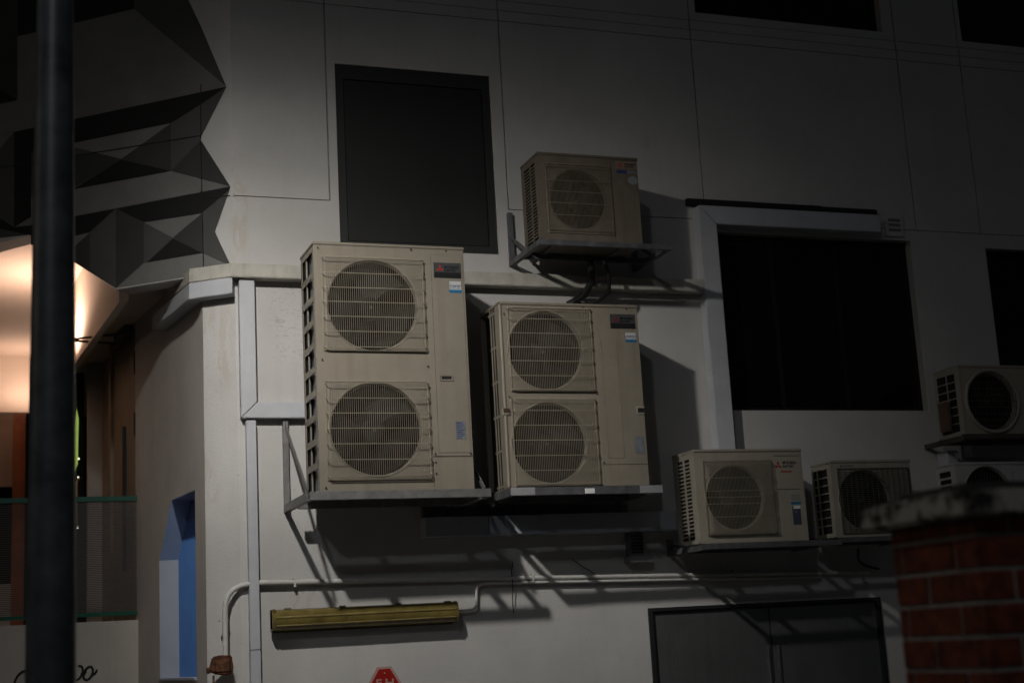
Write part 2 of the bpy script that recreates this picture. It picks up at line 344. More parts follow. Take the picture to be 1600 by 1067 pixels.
for lv, mm, pts in facets:
    mu.use(mm); lift = .0015 + .0009*lv
    P = [onow(x, y, lift) for x, y in z1(pts)]; mu.add(P, [tuple(range(len(P)))])
mu.use(INK)
for a_, b_ in (((-200,628),(715,481)), ((712,300),(712,494)), ((712,499),(722,975)), ((724,702),(816,694))):
    p = onow(*z1([a_])[0], .0058); q = onow(*z1([b_])[0], .0058); mu.bar(p, q, .0055, .0008, N2)
mural = mu.out('mural', None, bld)
# side wall with the chamfered blue shutter opening
so = [(.20,1.497),(.99,1.497),(.99,2.205),(.70,2.538),(.20,2.538)]
m = MB()
T = -N3*0
def swp(pts, d0, d1, mb): mb.prism([SW(s,z,d0) for s,z in pts], N3*(d1-d0))
swp([(0,0),(.20,0),(.20,3.80),(0,3.80)], 0, .22, m); swp([(.20,0),(.99,0),(.99,1.497),(.20,1.497)], 0, .22, m)
swp([(.20,2.538),(.70,2.538),(.99,2.205),(.99,3.80),(.20,3.80)], 0, .22, m); swp([(.99,0),(1.57,0),(1.57,3.80),(.99,3.80)], 0, .22, m)
m.out('side_wall', WALLS, bld)
win = MB()
for i in range(26):
    s = .205 + i*.030; top = 2.53 if s < .70 else 2.538 - (s-.70)*1.148
    win.add([SW(s,1.50,.125), SW(s+.015,1.50,.112), SW(s+.030,1.50,.125), SW(s,top,.125), SW(s+.015,top,.112), SW(s+.030,top-.02,.125)], [(0,1,4,3),(1,2,5,4)])
sh = win.out('roller_shutter', BLUES, bld, True); tag(sh, 'blue ribbed shutter')
m = MB(); m.prism([SW(.9885,1.50,.001), SW(.9885,2.203,.001), SW(.9885,2.203,.175), SW(.9885,1.50,.175)], -E3*.003)
m.out('window_jamb', JAMB, bld)
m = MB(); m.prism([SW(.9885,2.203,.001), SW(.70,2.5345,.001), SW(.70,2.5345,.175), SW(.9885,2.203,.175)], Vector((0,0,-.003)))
m.prism([SW(.203,2.536,.001), SW(.699,2.536,.001), SW(.699,2.536,.175), SW(.203,2.536,.175)], Vector((0,0,-.003))); m.out('window_head', mat('head_blue_glow', (.34, .46, .72), .7), bld)  # blue glow on the head is put into its colour
m = MB(); m.prism([SW(.203,1.4985,-.012), SW(.987,1.4985,-.012), SW(.987,1.4985,.175), SW(.203,1.4985,.175)], Vector((0,0,.012))); m.out('window_sill', JAMB, bld)
# recessed entrance behind
D = MB()
D.prism([SW(1.60,1.0,.02), SW(2.27,1.0,.02), SW(2.27,3.735,.02), SW(1.60,3.735,.02)], N3*.05)
door = D.out('entrance_door', DOORW, bld); tag(door, 'brown timber door standing in the recess')
MB().prism([SW(1.90,2.2,.0), SW(1.93,2.2,.0), SW(1.93,3.16,.0), SW(1.90,3.16,.0)], N3*.018).out('door_handle', INK, door)
for zz in (3.46, 3.05): MB().prism([SW(1.572,zz,-.004), SW(1.60,zz,-.004), SW(1.60,zz+.15,-.004), SW(1.572,zz+.15,-.004)], N3*.02).out('hinge', INK, door)
cl = MB(); cl.bar(SW(1.62,3.77,-.03), SW(1.95,3.765,-.03), .05, .05); cl.bar(SW(1.66,3.74,-.05), SW(1.75,3.70,-.42), .012, .018); cl.bar(SW(2.0,3.745,-.03), SW(1.75,3.70,-.42), .012, .018)
cl.out('door_closer', mat('closer_metal', (.09,.08,.07), .4, metal=.4), door)
f = MB(); f.prism([SW(2.27,1.0,-.004), SW(2.31,1.0,-.004), SW(2.31,3.76,-.004), SW(2.27,3.76,-.004)], N3*.08)
f.prism([SW(1.57,3.76,.0), SW(2.33,3.76,.0), SW(2.33,3.82,.0), SW(1.57,3.82,.0)], N3*.2); f.prism([SW(1.572,0,.09), SW(3.2,0,.09), SW(3.2,3.8,.09), SW(1.572,3.8,.09)], N3*.1)
f.out('door_frame', DOORW, bld)
m = MB(); m.box((.745, 3.05, 0), (.95, 3.15, 3.799)); m.out('inner_wall', GREY, bld)
m = MB(); m.box((-3, 5.5, 0), (1.2, 5.6, 4.4)); m.out('recess_back', BLK, bld)
m = MB(); m.box((.55, 3.45, 0), (.744, 3.5, 3.799)); m.out('opening_shade', BLK, bld)  # solid box, painted black in place of unlit depth
# canopy ceilings: dark entrance soffit, beam, and the lit cove behind it
XE = lambda y: .7555 - (y-.79)*.0742
m = MB().prism([Vector((XE(.70)+.05,.66,3.80)), Vector((1.33,.20,3.80)), Vector((1.33,5.5,3.80)), Vector((XE(5.5)+.05,5.5,3.80))], Vector((0,0,.05))); m.out('entrance_ceiling', SOFF, bld)
m = MB().prism([Vector((XE(.70),.70,3.70)), Vector((XE(5.3),5.3,3.70)), Vector((XE(5.3)+.05,5.3,3.70)), Vector((XE(.70)+.05,.66,3.70))], Vector((0,0,.60))); m.out('canopy_beam', SOFFL, bld)
m = MB().prism([Vector((.84,.58,4.30)), Vector((.47,5.5,4.30)), Vector((-3.0,5.5,4.30)), Vector((-3.0,3.45,4.30))], Vector((0,0,.05))); m.out('canopy_soffit', SOFFL, bld)
m = MB(); m.box((-3, 5.30, 3.80), (.41, 5.36, 4.30)); m.out('bulkhead', SOFFL, bld)
m = MB(); m.box((-3, 5.37, 3.16), (.272, 5.42, 3.90)); m.out('inner_panel', mat('tan_panel', (.30,.22,.17), .7), bld)
m = MB(); m.box((.274, 5.37, 1.0), (.378, 5.47, 3.90)); m.out('timber_post', ORNG, bld)
m = MB(); m.box((-3, 5.37, 1.0), (.272, 5.40, 2.33)); m.out('low_screen', GREY, bld)
# parapet with the black script lettering, glass balustrade with mesh
PY = 1.62
m = MB(); m.box((-3, PY, 0), (.962, PY+.12, 1.872)); par = m.out('parapet', WALLS, bld)
def stroke(pts, r=.006):
    return MB().tube([Vector((x, PY-.006, z)) for x, z in pts], r, 8)
def ell(cx, cz, rx, rz, a0, a1, n=18, tilt=.25):
    o = []
    for i in range(n+1):
        t = a0 + (a1-a0)*i/n; x = rx*math.cos(t); z = rz*math.sin(t); o.append((cx+x+z*tilt, cz+z))
    return o
for pts in (ell(.268, 1.535, .042, .062, 1.1, 5.2), ell(.595, 1.567, .026, .042, -1.9, 1.9), ell(.655, 1.562, .026, .040, 0, 6.3), [(.612,1.565),(.63,1.552),(.643,1.575)], [(.672,1.555),(.69,1.553),(.702,1.567),(.708,1.580)]):
    stroke(pts, .0065).out('letter', INK, par, True)
m = MB(); m.box((-3, PY+.02, 2.622), (.975, PY+.05, 2.654)); m.box((-3, PY+.02, 1.905), (.965, PY+.05, 1.928)); rail = m.out('balustrade_rail', GREEN, bld)
m = MB()
for i in range(130):
    x = .40 + i*.0045
    if x < .965: m.box((x, PY+.030, 1.93), (x+.0016, PY+.0315, 2.623))
for k in range(62):
    z = 1.935 + k*.0112; m.box((.30, PY+.0318, z), (.965, PY+.0332, z+.0045))
    m.box((-.6, PY+.0318, z), (.30, PY+.0332, z+.0045))
m.out('balustrade_mesh', MESHM, bld)
# green lit planting seen past the pole, its light put in as emission
gl = MB(); gl.prism([Vector((.665,3.30,3.02)), Vector((.690,3.30,3.08)), Vector((.695,3.30,3.42)), Vector((.68,3.30,3.50)), Vector((.655,3.30,3.3))], Vector((0,.02,0)))
gl = gl.out('green_light_strip', mat('green_glow', (.2,.3,.05), .5, emit=(.42,.62,.12), es=.55, var=.5, scale=14), bld)
for x, z in ((.692,2.97),(.695,3.11),(.690,2.60)): MB().tube([(x,3.28,z),(x,3.28,z+.014)], .006, 8).out('small_lamp', mat('lamp_glow', (1,1,.8), .5, emit=(1,1,.75), es=1.2), bld)
MB().tube([(.640,2.6,2.57),(.640,2.6,2.86),(.652,2.6,2.885),(.660,2.6,2.88)], .009, 10).out('door_pull', mat('brass', (.45,.32,.16), .3, metal=.7), bld, True)
# windows and doors of the main wall
def window(o, setback=.07, kind='glass', mull=()):
    x0, x1, z0, z1_ = o; f = MB(); t = .03
    f.box((x0, setback, z0), (x0+t, setback+.04, z1_)); f.box((x1-t, setback, z0), (x1, setback+.04, z1_)); f.box((x0+t, setback, z0), (x1-t, setback+.04, z0+t)); f.box((x0+t, setback, z1_-t), (x1-t, setback+.04, z1_))
    for mx in mull: f.box((mx-.014, setback+.004, z0+t), (mx+.014, setback+.038, z1_-t))
    fr = f.out('window', DARKF if kind != 'glass' else mat('black_frame', (.006,.0065,.006), .5), bld)
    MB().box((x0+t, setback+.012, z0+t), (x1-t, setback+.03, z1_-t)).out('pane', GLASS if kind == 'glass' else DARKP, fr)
    MB().box((x0-.001, .115, z0), (x1+.001, .219, z1_)).out('reveal_back', BLK, fr)
    return fr
for o, mu_ in ((OPEN[1], (4.82, 5.3)), (OPEN[2], (5.1,)), (OPEN[3], (7.2,)), (OPEN[4], (7.1,))): window(o, mull=mu_)
# left window: dark sheet with a frame, almost flush
x0, x1, z0, z1_ = OPEN[0]; f = MB()
f.box((x0, .012, z0), (x0+.050, .05, z1_)); f.box((x1-.050, .012, z0), (x1, .05, z1_)); f.box((x0+.05, .012, z0), (x1-.05, .05, z0+.05)); f.box((x0+.05, .012, z1_-.088), (x1-.05, .05, z1_))
fr = f.out('window', DARKF, bld); tag(fr, 'large dark boarded window'); MB().box((x0+.055, .020, z0+.055), (x1-.055, .045, z1_-.093)).out('panel', DARKP, fr)
MB().box((x0, .05, z0), (x1, .2, z1_)).out('reveal_back', BLK, fr)
# big dark double door low on the right
x0, x1, z0, z1_ = OPEN[5]; f = MB()
f.box((x0, -.012, 0), (x0+.028, .05, z1_)); f.box((x1-.028, -.012, 0), (x1, .05, z1_)); f.box((x0, -.012, z1_), (x1, .05, z1_+.020))
fr = f.out('door_frame', mat('door_frame_dark', (.018,.019,.020), .5), bld)
for a0, a1 in ((x0+.03, 4.535), (4.545, x1-.03)):
    l = MB(); l.box((a0, .012, .03), (a1, .04, z1_-.004)); n_ = int((a1-a0-.12)/.022)
    for i in range(n_): l.box((a0+.06+i*.022, .0108, .1), (a0+.06+i*.022+.018, .0122, z1_-.055))
    lf = l.out('door_leaf', mat('door_grey', (.075,.077,.078), .5, var=.12, scale=3, streak=.3), bld)
    MB().bar((a1-.03, .003, 1.25) if a0 < 4 else (a0+.03, .003, 1.25), (a1-.03, .003, 1.5) if a0 < 4 else (a0+.03, .003, 1.5), .012, .014).out('handle', GALVD, lf)
MB().box((x0, .05, 0), (x1, .2, z1_)).out('door_back', BLK, bld)
# concrete string ledge round the corner
def offs(q, s_end=None, x_end=None):
    """plan of the wall line pushed out by q: main wall -> oblique -> side"""
    def isec(n1, c1, n2, c2):
        d = n1.x*n2.y - n1.y*n2.x; return Vector(((c1*n2.y-c2*n1.y)/d, (n1.x*c2-n2.x*c1)/d, 0))
    A = isec(Vector((0,1,0)), -q, N2, N2.dot(O2)-q); B = isec(N2, N2.dot(O2)-q, N3, N3.dot(O3)-q)
    return A, B
def band(z0, z1_, q, x_end, s_end, qi=0.):
    A, B = offs(q); a_, b_ = offs(qi); E_ = SW(s_end,0,-q); e_ = SW(s_end,0,-qi) 
    outer = [Vector((x_end,-q,0)), A, B, E_]; inner = [Vector((x_end,-qi,0)), a_, b_, e_]
    if x_end is None: outer[0] = None
    P = []; F_ = []
    o = [p for p in outer]; i_ = [p for p in inner]; n = len(o)
    vs = [p+Z*z0 for p in o]+[p+Z*z1_ for p in o]+[p+Z*z0 for p in i_]+[p+Z*z1_ for p in i_]
    fs = []
    for k in range(n-1):
        fs += [(k,k+1,n+k+1,n+k), (n+k,n+k+1,3*n+k+1,3*n+k), (k,2*n+k,2*n+k+1,k+1), (2*n+k,3*n+k,3*n+k+1,2*n+k+1)]
    fs += [(0,n,3*n,2*n), (n-1,3*n-1,4*n-1,2*n-1)]
    return MB().add(vs, fs)
band(3.672, 3.752, .085, 4.234, .47).out('string_ledge', LEDGE, bld, bevel=.004)
# ------------------------------------------------------------------ cable ducts and pipes on the wall
def duct(boxes, label, loc, name='cable_duct', mt=DUCT, bevel=.003, grp=None, cat='duct'):
    m = MB()
    for a_, b_ in boxes: m.box(a_, b_)
    return solo(m, name, mt, loc, label, cat, grp, bevel=bevel)
# duct that wraps the corner beneath the ledge
A, B = offs(.087); a_, b_ = offs(.001)
m = MB(); P0 = A + (B-A)*.0; iP0 = a_
vs = []
for zz in (3.578, 3.668): vs += [p+Z*zz for p in (P0, B, SW(.78,0,-.087), SW(.78,0,-.001), b_, iP0)]
m.add(vs, [(0,1,7,6),(1,2,8,7),(2,3,9,8),(3,4,10,9),(4,5,11,10),(5,0,6,11),(0,5,4,1),(1,4,3,2),(6,7,10,11),(7,8,9,10)])
solo(m, 'cable_duct', DUCT, (1.2, 0, 3.58), 'pale duct wrapping the building corner tight under the concrete ledge', 'duct', bevel=.003)
m = MB()
m.prism([(1.345,-.055,3.671),(1.430,-.055,3.671),(1.430,-.055,2.973),(1.345,-.055,2.888)], (0,.054,0))
m.prism([(1.3452,-.055,2.885),(1.4320,-.055,2.9715),(1.82,-.055,2.9715),(1.82,-.055,2.885)], (0,.054,0))
solo(m, 'cable_duct', DUCT, (1.39, 0, 2.9), 'pale L-shaped duct dropping from the ledge and running behind the tallest outdoor unit', 'duct', bevel=.003)
m = MB(); m.box((1.372,-.052,1.64), (1.424,-.001,2.872)); m.box((1.371,-.053,0.02), (1.425,-.001,1.637))
solo(m, 'cable_duct', DUCT, (1.40, 0, 0), 'narrow vertical duct running down the wall beside the curved conduit', 'duct', bevel=.002)
m = MB()
m.prism([(4.236,-.088,2.2),(4.356,-.088,2.2),(4.356,-.088,4.115),(4.236,-.088,4.235)], (0,.087,0))
m.prism([(4.240,-.088,4.2365),(4.3565,-.088,4.1185),(5.575,-.088,4.1185),(5.575,-.088,4.2365)], (0,.087,0))
solo(m, 'cable_duct', DUCT, (4.3, 0, 4.1), 'wide duct turning from horizontal to vertical round the black sliding window', 'duct', bevel=.004)
m = MB(); m.box((4.19,-.030,4.250), (4.70,-.001,4.298)); m.box((4.703,-.032,4.250), (5.18,-.001,4.296)); m.box((5.183,-.030,4.250), (5.60,-.001,4.292))
solo(m, 'flashing_strip', mat('black_flashing', (.012,.011,.011), .85, bump=.8, bscale=60), (4.9, 0, 4.27), 'rough black flashing strip above the duct over the black window', 'flashing', bevel=.003)
m = MB(); m.box((5.655,-.02,4.115), (5.80,-.001,4.262)); v = thing('wall_vent', (5.72, 0, 4.18), 'small square louvred vent above the right end of the black window', 'vent'); m.out('vent_plate', WALL, v, bevel=.004)
m = MB()
for k in range(3): m.box((5.685,-.026,4.150+k*.034), (5.775,-.021,4.168+k*.034))
m.out('vent_slot', mat('vent_slot_dark', (.17,.165,.16), .8), v)
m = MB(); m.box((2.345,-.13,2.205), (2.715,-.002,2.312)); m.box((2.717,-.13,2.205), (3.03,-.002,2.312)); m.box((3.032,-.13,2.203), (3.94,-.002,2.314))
solo(m, 'cable_tray', mat('shaded_duct', (.34,.36,.40), .6, var=.08), (3.1, 0, 2.2), 'long shadowed horizontal duct under the two big outdoor units', 'duct', bevel=.003)  # duct colour darkened to carry the shadow beneath the units
m = MB(); m.box((2.36,-.05,2.32), (2.50,-.002,2.56)); m.box((2.51,-.05,2.32), (3.62,-.002,2.37))
solo(m, 'pipe_sleeve', GALVD, (2.45, 0, 2.32), 'dark pipe sleeve between the tall unit and the shadowed duct', 'pipe cover')
mb_ = thing('junction_box', (3.66, 0, 2.03), 'grey vented meter box on a small plinth between the two lower brackets', 'junction box')
m = MB(); m.box((3.608,-.065,2.062), (3.700,-.001,2.200)); m.out('box_body', mat('meter_grey', (.12,.125,.135), .5), mb_, bevel=.003)
m = MB()
for k in range(6): m.box((3.618,-.0685,2.078+k*.019), (3.690,-.0655,2.087+k*.019))
m.out('vent_slot', SLOT, mb_); MB().box((3.592,-.09,2.020), (3.742,-.001,2.061)).out('plinth', mat('plinth_grey', (.22,.22,.22), .8), mb_, bevel=.004)
# conduit
cp = thing('conduit_pipe', (1.24, 0, 1.64), 'white conduit rising from the rusted box, curving and running right along the wall', 'pipe')
arc = [(1.243,1.62),(1.243,1.75),(1.243,1.86),(1.248,1.90),(1.262,1.935),(1.288,1.962),(1.33,1.980),(1.39,1.989),(1.46,1.991),(1.9,1.982),(3.0,1.960),(4.2,1.935),(5.25,1.912)]
MB().tube([(x,-.030,z) for x,z in arc], [.0148]*10+[.0120]*3, 14).out('pipe', PVC, cp, True)
for x, z in ((1.62,1.988),(3.0,1.960),(4.3,1.933)): MB().box((x-.006,-.044,z-.026), (x+.006,-.001,z+.024)).out('saddle_clip', PVC, cp)
m = MB(); m.box((1.212,-.035,1.795), (1.262,-.012,1.806)); m.out('saddle_clip', LEDGE, cp)
cp2 = thing('conduit_pipe', (2.6, 0, 1.8), 'thin conduit leaving the right end of the yellowed light and bending upwards', 'pipe')
MB().tube([(2.50,-.03,1.792),(2.60,-.03,1.792),(2.635,-.03,1.797),(2.652,-.03,1.815),(2.655,-.03,1.86),(2.657,-.03,1.905),(2.668,-.03,1.928),(2.70,-.03,1.938),(2.9,-.03,1.936),(4.2,-.03,1.908),(4.9,-.03,1.897)], .0085, 10).out('pipe', PVC, cp2, True)
rb = thing('rusted_junction_box', (1.22, 0, 1.56), 'rust-eaten brown junction box at the foot of the curved conduit', 'junction box')
m = MB(); m.prism([(1.150,-.02,1.545),(1.172,-.02,1.615),(1.205,-.02,1.622),(1.270,-.02,1.618),(1.277,-.02,1.560),(1.272,-.02,1.525),(1.235,-.02,1.518),(1.190,-.02,1.522)], (0,-.055,0)); m.out('box_body', RUST, rb, bevel=.006)
m = MB(); m.box((1.178,-.082,1.535), (1.262,-.076,1.608)); m.out('cover', RUST, rb, bevel=.003)
m = MB(); m.box((1.140,-.06,1.530), (1.160,-.03,1.562)); m.box((1.170,-.05,1.45), (1.182,-.04,1.522)); m.out('loose_wire', RUST, rb, bevel=.004)
m = MB(); m.tube([(2.883,-.035,2.055),(2.872,-.035,2.00),(2.874,-.04,1.93),(2.868,-.035,1.84),(2.872,-.03,1.765)], .0028, 6)
solo(m, 'hanging_wire', RUBBER, (2.87, 0, 2.055), 'thin black wire hanging across both conduits below the units', 'wire', smooth=True)
m = MB(); m.tube([(3.245,-.035,2.062),(3.285,-.035,2.035),(3.32,-.035,2.007),(3.36,-.038,1.985),(3.395,-.036,1.955)], .0028, 6)
solo(m, 'hanging_wire', RUBBER, (3.3, 0, 2.0), 'short slanting black wire end above the conduits', 'wire', smooth=True)
m = MB(); m.tube([(3.46,-.30,3.80),(3.50,-.28,3.70),(3.52,-.22,3.62),(3.49,-.12,3.585),(3.42,-.05,3.575),(3.38,-.03,3.60)], .012, 8); m.tube([(3.40,-.25,3.80),(3.42,-.2,3.68),(3.40,-.12,3.62),(3.37,-.04,3.60),(3.33,-.02,3.58)], .022, 8)
solo(m, 'refrigerant_hose', RUBBER, (3.4, 0, 3.58), 'thick black hose looping under the small upper unit', 'hose', smooth=True)
m = MB(); m.tube([(4.98+.35*k/12,-.35+.33*(1-(1-k/12)**2),2.05-.12*(k/12)**.5) for k in range(13)], .008, 8)
solo(m, 'drain_hose', RUBBER, (5.1, 0, 1.95), 'thin drain hose curving to the right below the lower units', 'hose', smooth=True)
# ------------------------------------------------------------------ fluorescent wall light
fx = thing('wall_light', (2.0, 0, 1.78), 'long yellowed unlit fluorescent wall light under the tallest unit', 'wall light')
MB().box((1.49,-.035,1.722), (2.515,-.001,1.845)).out('housing', YELB, fx, bevel=.006)
m = MB(); prof = [(-.035-.080*math.sin(math.pi*k/14)**.55, 1.787-.056*math.cos(math.pi*k/14)) for k in range(15)]
n = len(prof); vs = [(x,y,z) for x in (1.482,2.522) for y,z in prof]
for i,(x,y,z) in enumerate(vs): pass
m.add(vs, [tuple(range(n)), tuple(range(2*n-1,n-1,-1))]+[(i,i+1,n+i+1,n+i) for i in range(n-1)]); m.out('diffuser', YEL, fx, True)
YELR = mat('diffuser_highlight', (.23, .18, .065), .25, var=.3, spec=.6)  # paler stripes paint in gloss and the look of the tube inside
for zz, rr_ in ((1.800, .006), (1.757, .004)): MB().tube([(1.50,-.1135,zz),(2.505,-.1135,zz+.004)], rr_, 8).out('diffuser_stripe', YELR, fx, True)
for xx in (1.482, 2.500): MB().box((xx,-.104,1.736), (xx+.022,-.034,1.8465)).out('end_cap', YELB, fx, bevel=.006)
for x in (1.56,1.86,2.17,2.46): MB().box((x,-.075,1.840), (x+.03,-.03,1.850)).out('clip', YELB, fx)
# fixtures: hydrant sign
sg = thing('hydrant_sign', (2.105, 0, 1.25), 'red sign with pale border and FH lettering low on the wall', 'sign')
def tri(z_t, half, slope, zb, y, mt, nm):
    return MB().prism([(2.109-half,y,z_t),(2.109+half,y,z_t),(2.109+half+(z_t-zb)*slope,y,zb),(2.109-half-(z_t-zb)*slope,y,zb)], (0,.004,0)).out(nm, mt, sg)
tri(1.512, .040, .60, 1.22, -.010, SIGNW, 'sign_border'); tri(1.500, .031, .60, 1.232, -.0145, SIGNR, 'sign_face')
text('F.H', .042, .098, (2.061, -.0145, 1.405), SIGNW, sg, 'lettering', bold=.015); MB().tube([(2.109,-.0165,1.478),(2.109,-.012,1.478)], .0045, 10).out('rivet', SIGNW, sg)
# ------------------------------------------------------------------ outdoor units
def fan_parts(t, cx, cz, R, yf, seed, blades=3, wire=WIRE, depth=.16):
    m = MB(); m.use(CAV)
    m.ring(cx, cz, [(R-.012, yf+.03), (R-.012, yf+depth)], 48); m.disc((cx, yf+depth, cz), R-.011, n=48); m.out('fan_shroud', None, t)
    m = MB(); rnd = random.Random(seed); a0 = rnd.random()*6.28
    m.ring(cx, cz, [(0.0001, yf+.05), (R*.17, yf+.053), (R*.24, yf+.065), (R*.25, yf+.11)], 24)
    for b in range(blades):
        vs = []; fs = []; nr, na = 5, 8
        for i in range(nr):
            r = R*.22 + (R*.90-R*.22)*i/(nr-1); sw = 1.45*(0.62+.38*i/(nr-1))
            for j in range(na):
                u_ = j/(na-1); ang = a0 + b*2*math.pi/blades + (u_-.2*i/(nr-1))*sw
                vs.append((cx+r*math.cos(ang), yf+.060+.065*u_, cz+r*math.sin(ang)))
        for i in range(nr-1):
            for j in range(na-1): fs.append((i*na+j, i*na+j+1, (i+1)*na+j+1, (i+1)*na+j))
        m.add(vs, fs)
    fo = m.out('fan', FAN, t, True)
    MB().tube([(cx, yf+.038, cz), (cx, yf+.051, cz)], .009, 10).out('hub_nut', SCREW, fo)
    return fo
def guard(t, x0, x1, z0, z1_, yf, nv, nh, mt=WIRE, b=.032, wr=.0009, hr=.0018, rim=.003, hz=None):
    m = MB(); c = .022
    for i in range(nv):
        x = x0+.010 + (x1-x0-.020)*i/(nv-1)
        m.poly([(x,yf,z1_),(x,yf-b*.9,z1_-.006),(x,yf-b,z1_-c),(x,yf-b,z0+c),(x,yf-b*.9,z0+.006),(x,yf,z0)], wr*2)
    for z in (hz or [z0+.012 + (z1_-z0-.024)*k/(nh-1) for k in range(nh)]):
        m.poly([(x0,yf,z),(x0,yf-b*.85,z),(x0+.016,yf-b-.0025,z),(x1-.016,yf-b-.0025,z),(x1,yf-b*.85,z),(x1,yf,z)], hr*2)
    m.poly([(x0,yf-.004,z0),(x1,yf-.004,z0),(x1,yf-.004,z1_),(x0,yf-.004,z1_),(x0,yf-.004,z0)], rim*2)
    return m.out('fan_guard', mt, t)
def casing(t, x0, x1, z0, z1_, yf, D_, fans, mt, side, lipc=None):
    """fans: list of (cx, cz, R, zlo, zhi, xlo, xhi) regions. side: function that fills the left side"""
    m = MB(); yb = yf+D_
    zz = z0
    xr = max(f_[6] for f_ in fans)
    for cx, cz, R, zl, zh, xl, xh in sorted(fans, key=lambda q: q[3]):
        if zl > zz+1e-6: m.box((x0, yf, zz), (xr, yf+.002, zl))
        m.holed(x0, xr, zl, zh, cx, cz, R, yf); m.ring(cx, cz, [(R, yf), (R-.003, yf-.004), (R-.008, yf-.003), (R-.012, yf+.006), (R-.014, yf+.03)]); zz = zh
    if zz < z1_-1e-6: m.box((x0, yf, zz), (xr, yf+.002, z1_))
    if xr < x1-1e-6: m.box((xr, yf, z0), (x1, yf+.002, z1_))
    m.box((x1-.002, yf+.002, z0), (x1, yb, z1_)); m.box((x0, yb-.002, z0), (x1-.002, yb, z1_)); m.box((x0, yf+.002, z0), (x1-.002, yb-.002, z0+.004))
    cs = m.out('casing', mt, t)
    lid = MB().box((x0-.005, yf-.006, z1_), (x1+.005, yb+.004, z1_+.018)); lid.out('top_panel', mt, t, bevel=.004)
    side(x0, z0, z1_, yf, yb, t, mt)
    return cs
def side_bars(rows, post, gaps, fin=True, wbar=.012, cols=None, finm=None, zpad=(.03,.03), slant=0.):
    """left side: rows of openings between horizontal bars of height wbar"""
    def fn(x0, z0, z1_, yf, yb, t, mt):
        m = MB(); th = .003
        c = cols or [(yf+post, yb-.03)]
        m.box((x0, yf+.002, z0), (x0+th, c[0][0], z1_)); m.box((x0, c[-1][1], z0), (x0+th, yb, z1_))
        for k in range(len(c)-1): m.box((x0, c[k][1], z0+zpad[0]), (x0+th, c[k+1][0], z1_-zpad[1]))
        m.box((x0, c[0][0], z0), (x0+th, c[-1][1], z0+zpad[0])); m.box((x0, c[0][0], z1_-zpad[1]), (x0+th, c[-1][1], z1_))
        H = z1_-z0-sum(zpad); p = H/rows
        for c0, c1 in c:
            for r in range(1, rows):
                z = z0+zpad[0]+r*p
                m.add([(x0-.001,c0-.001,z-wbar/2+slant),(x0-.001,c1+.001,z-wbar/2-slant*0),(x0-.001,c1+.001,z+wbar/2-slant*0),(x0-.001,c0-.001,z+wbar/2+slant),
                       (x0+th,c0,z-wbar/2+slant),(x0+th,c1,z-wbar/2),(x0+th,c1,z+wbar/2),(x0+th,c0,z+wbar/2+slant)],
                      [(0,1,2,3),(4,7,6,5),(0,4,5,1),(3,2,6,7),(0,3,7,4),(1,5,6,2)])
        m.out('side_grille', mt, t)
        k = MB(); yc = yf+post+(yb-yf)*fin if fin else yf+.006
        k.box((x0+.012, yc, z0+.006), (x0+.016, yb-.004, z1_-.002)); k.box((x0+.05, yf+.006, z0+.006), (x0+.054, yc+.002, z1_-.002)); k.out('shade_liner', SLOT, t)  # near-black sheets stand in for the casing's shaded inside
        if fin: MB().box((x0+.0045, yc-.004, z0+.02), (x0+.0115, yc+.006, z1_-.02)).out('side_rib', mt, t)
        if fin:
            k = MB(); k.box((x0+.024, yf+post*.7, z0+.02), (x0+.036, yc+.002, z1_-.02)); k.out('coil', finm or FIN, t)
    return fn
def logo(cx, cz, r, y, mt, parent):
    m = MB()
    for k in range(3):
        a_ = math.pi/2 + k*2*math.pi/3; d = Vector((math.cos(a_),0,math.sin(a_))); p = Vector((-d.z,0,d.x)); c0 = Vector((cx, y-.0012, cz))
        L_ = r; m.add([c0 + d*.02*r, c0 + d*.5*L_ + p*.29*L_, c0 + d*L_, c0 + d*.5*L_ - p*.29*L_], [(0,1,2,3)])
    return m.out('logo', mt, parent)
def flat(x0, x1, z0, z1_, y, mt, nm, t, d=.0012): return MB().box((x0, y-d, z0), (x1, y, z1_)).out(nm, mt, t)
def screws(t, pts, y, r=.0045):
    for x, z in pts: MB().tube([(x,y+.001,z),(x,y-.003,z)], r, 8).out('screw', SCREW, t)
    return t
def sticker(t, x0, x1, z0, z1_, y):
    s_ = flat(x0, x1, z0+(z1_-z0)*.26, z1_, y, STICK, 'sticker', t); flat(x0-.003, x1+.003, z0, z0+(z1_-z0)*.24, y, BLUE, 'sticker_band', s_)
    text('Inverter', (z1_-z0)*.30, (x1-x0)*.98, (x0+.001, y-.0012, z0+(z1_-z0)*.48), NAVY, s_, 'lettering', shear=.3)
    m = MB(); m.box((x0+.002,y-.0022,z0+(z1_-z0)*.36), (x1-.004,y-.0013,z0+(z1_-z0)*.40)); m.out('print_line', BLUE, s_)
def nameplate(t, x0, x1, z0, z1_, y, fac=.36, red=RED, ink=INK):
    p = flat(x0, x1, z0, z1_, y, PLATE, 'nameplate', t, .002); flat(x0+.001, x1-.001, z0+.001, z0+(z1_-z0)*fac, y-.002, PLATEB, 'nameplate_band', p, .0008)
    w_ = x1-x0; hh = z1_-z0
    logo(x0+w_*.23, z0+hh*.60, hh*.27, y-.0022, red, p)
    text('MITSUBISHI', hh*.17, w_*.52, (x0+w_*.39, y-.0022, z0+hh*.62), ink, p, bold=.02); text('ELECTRIC', hh*.15, w_*.42, (x0+w_*.39, y-.0022, z0+hh*.42), ink, p, bold=.02)
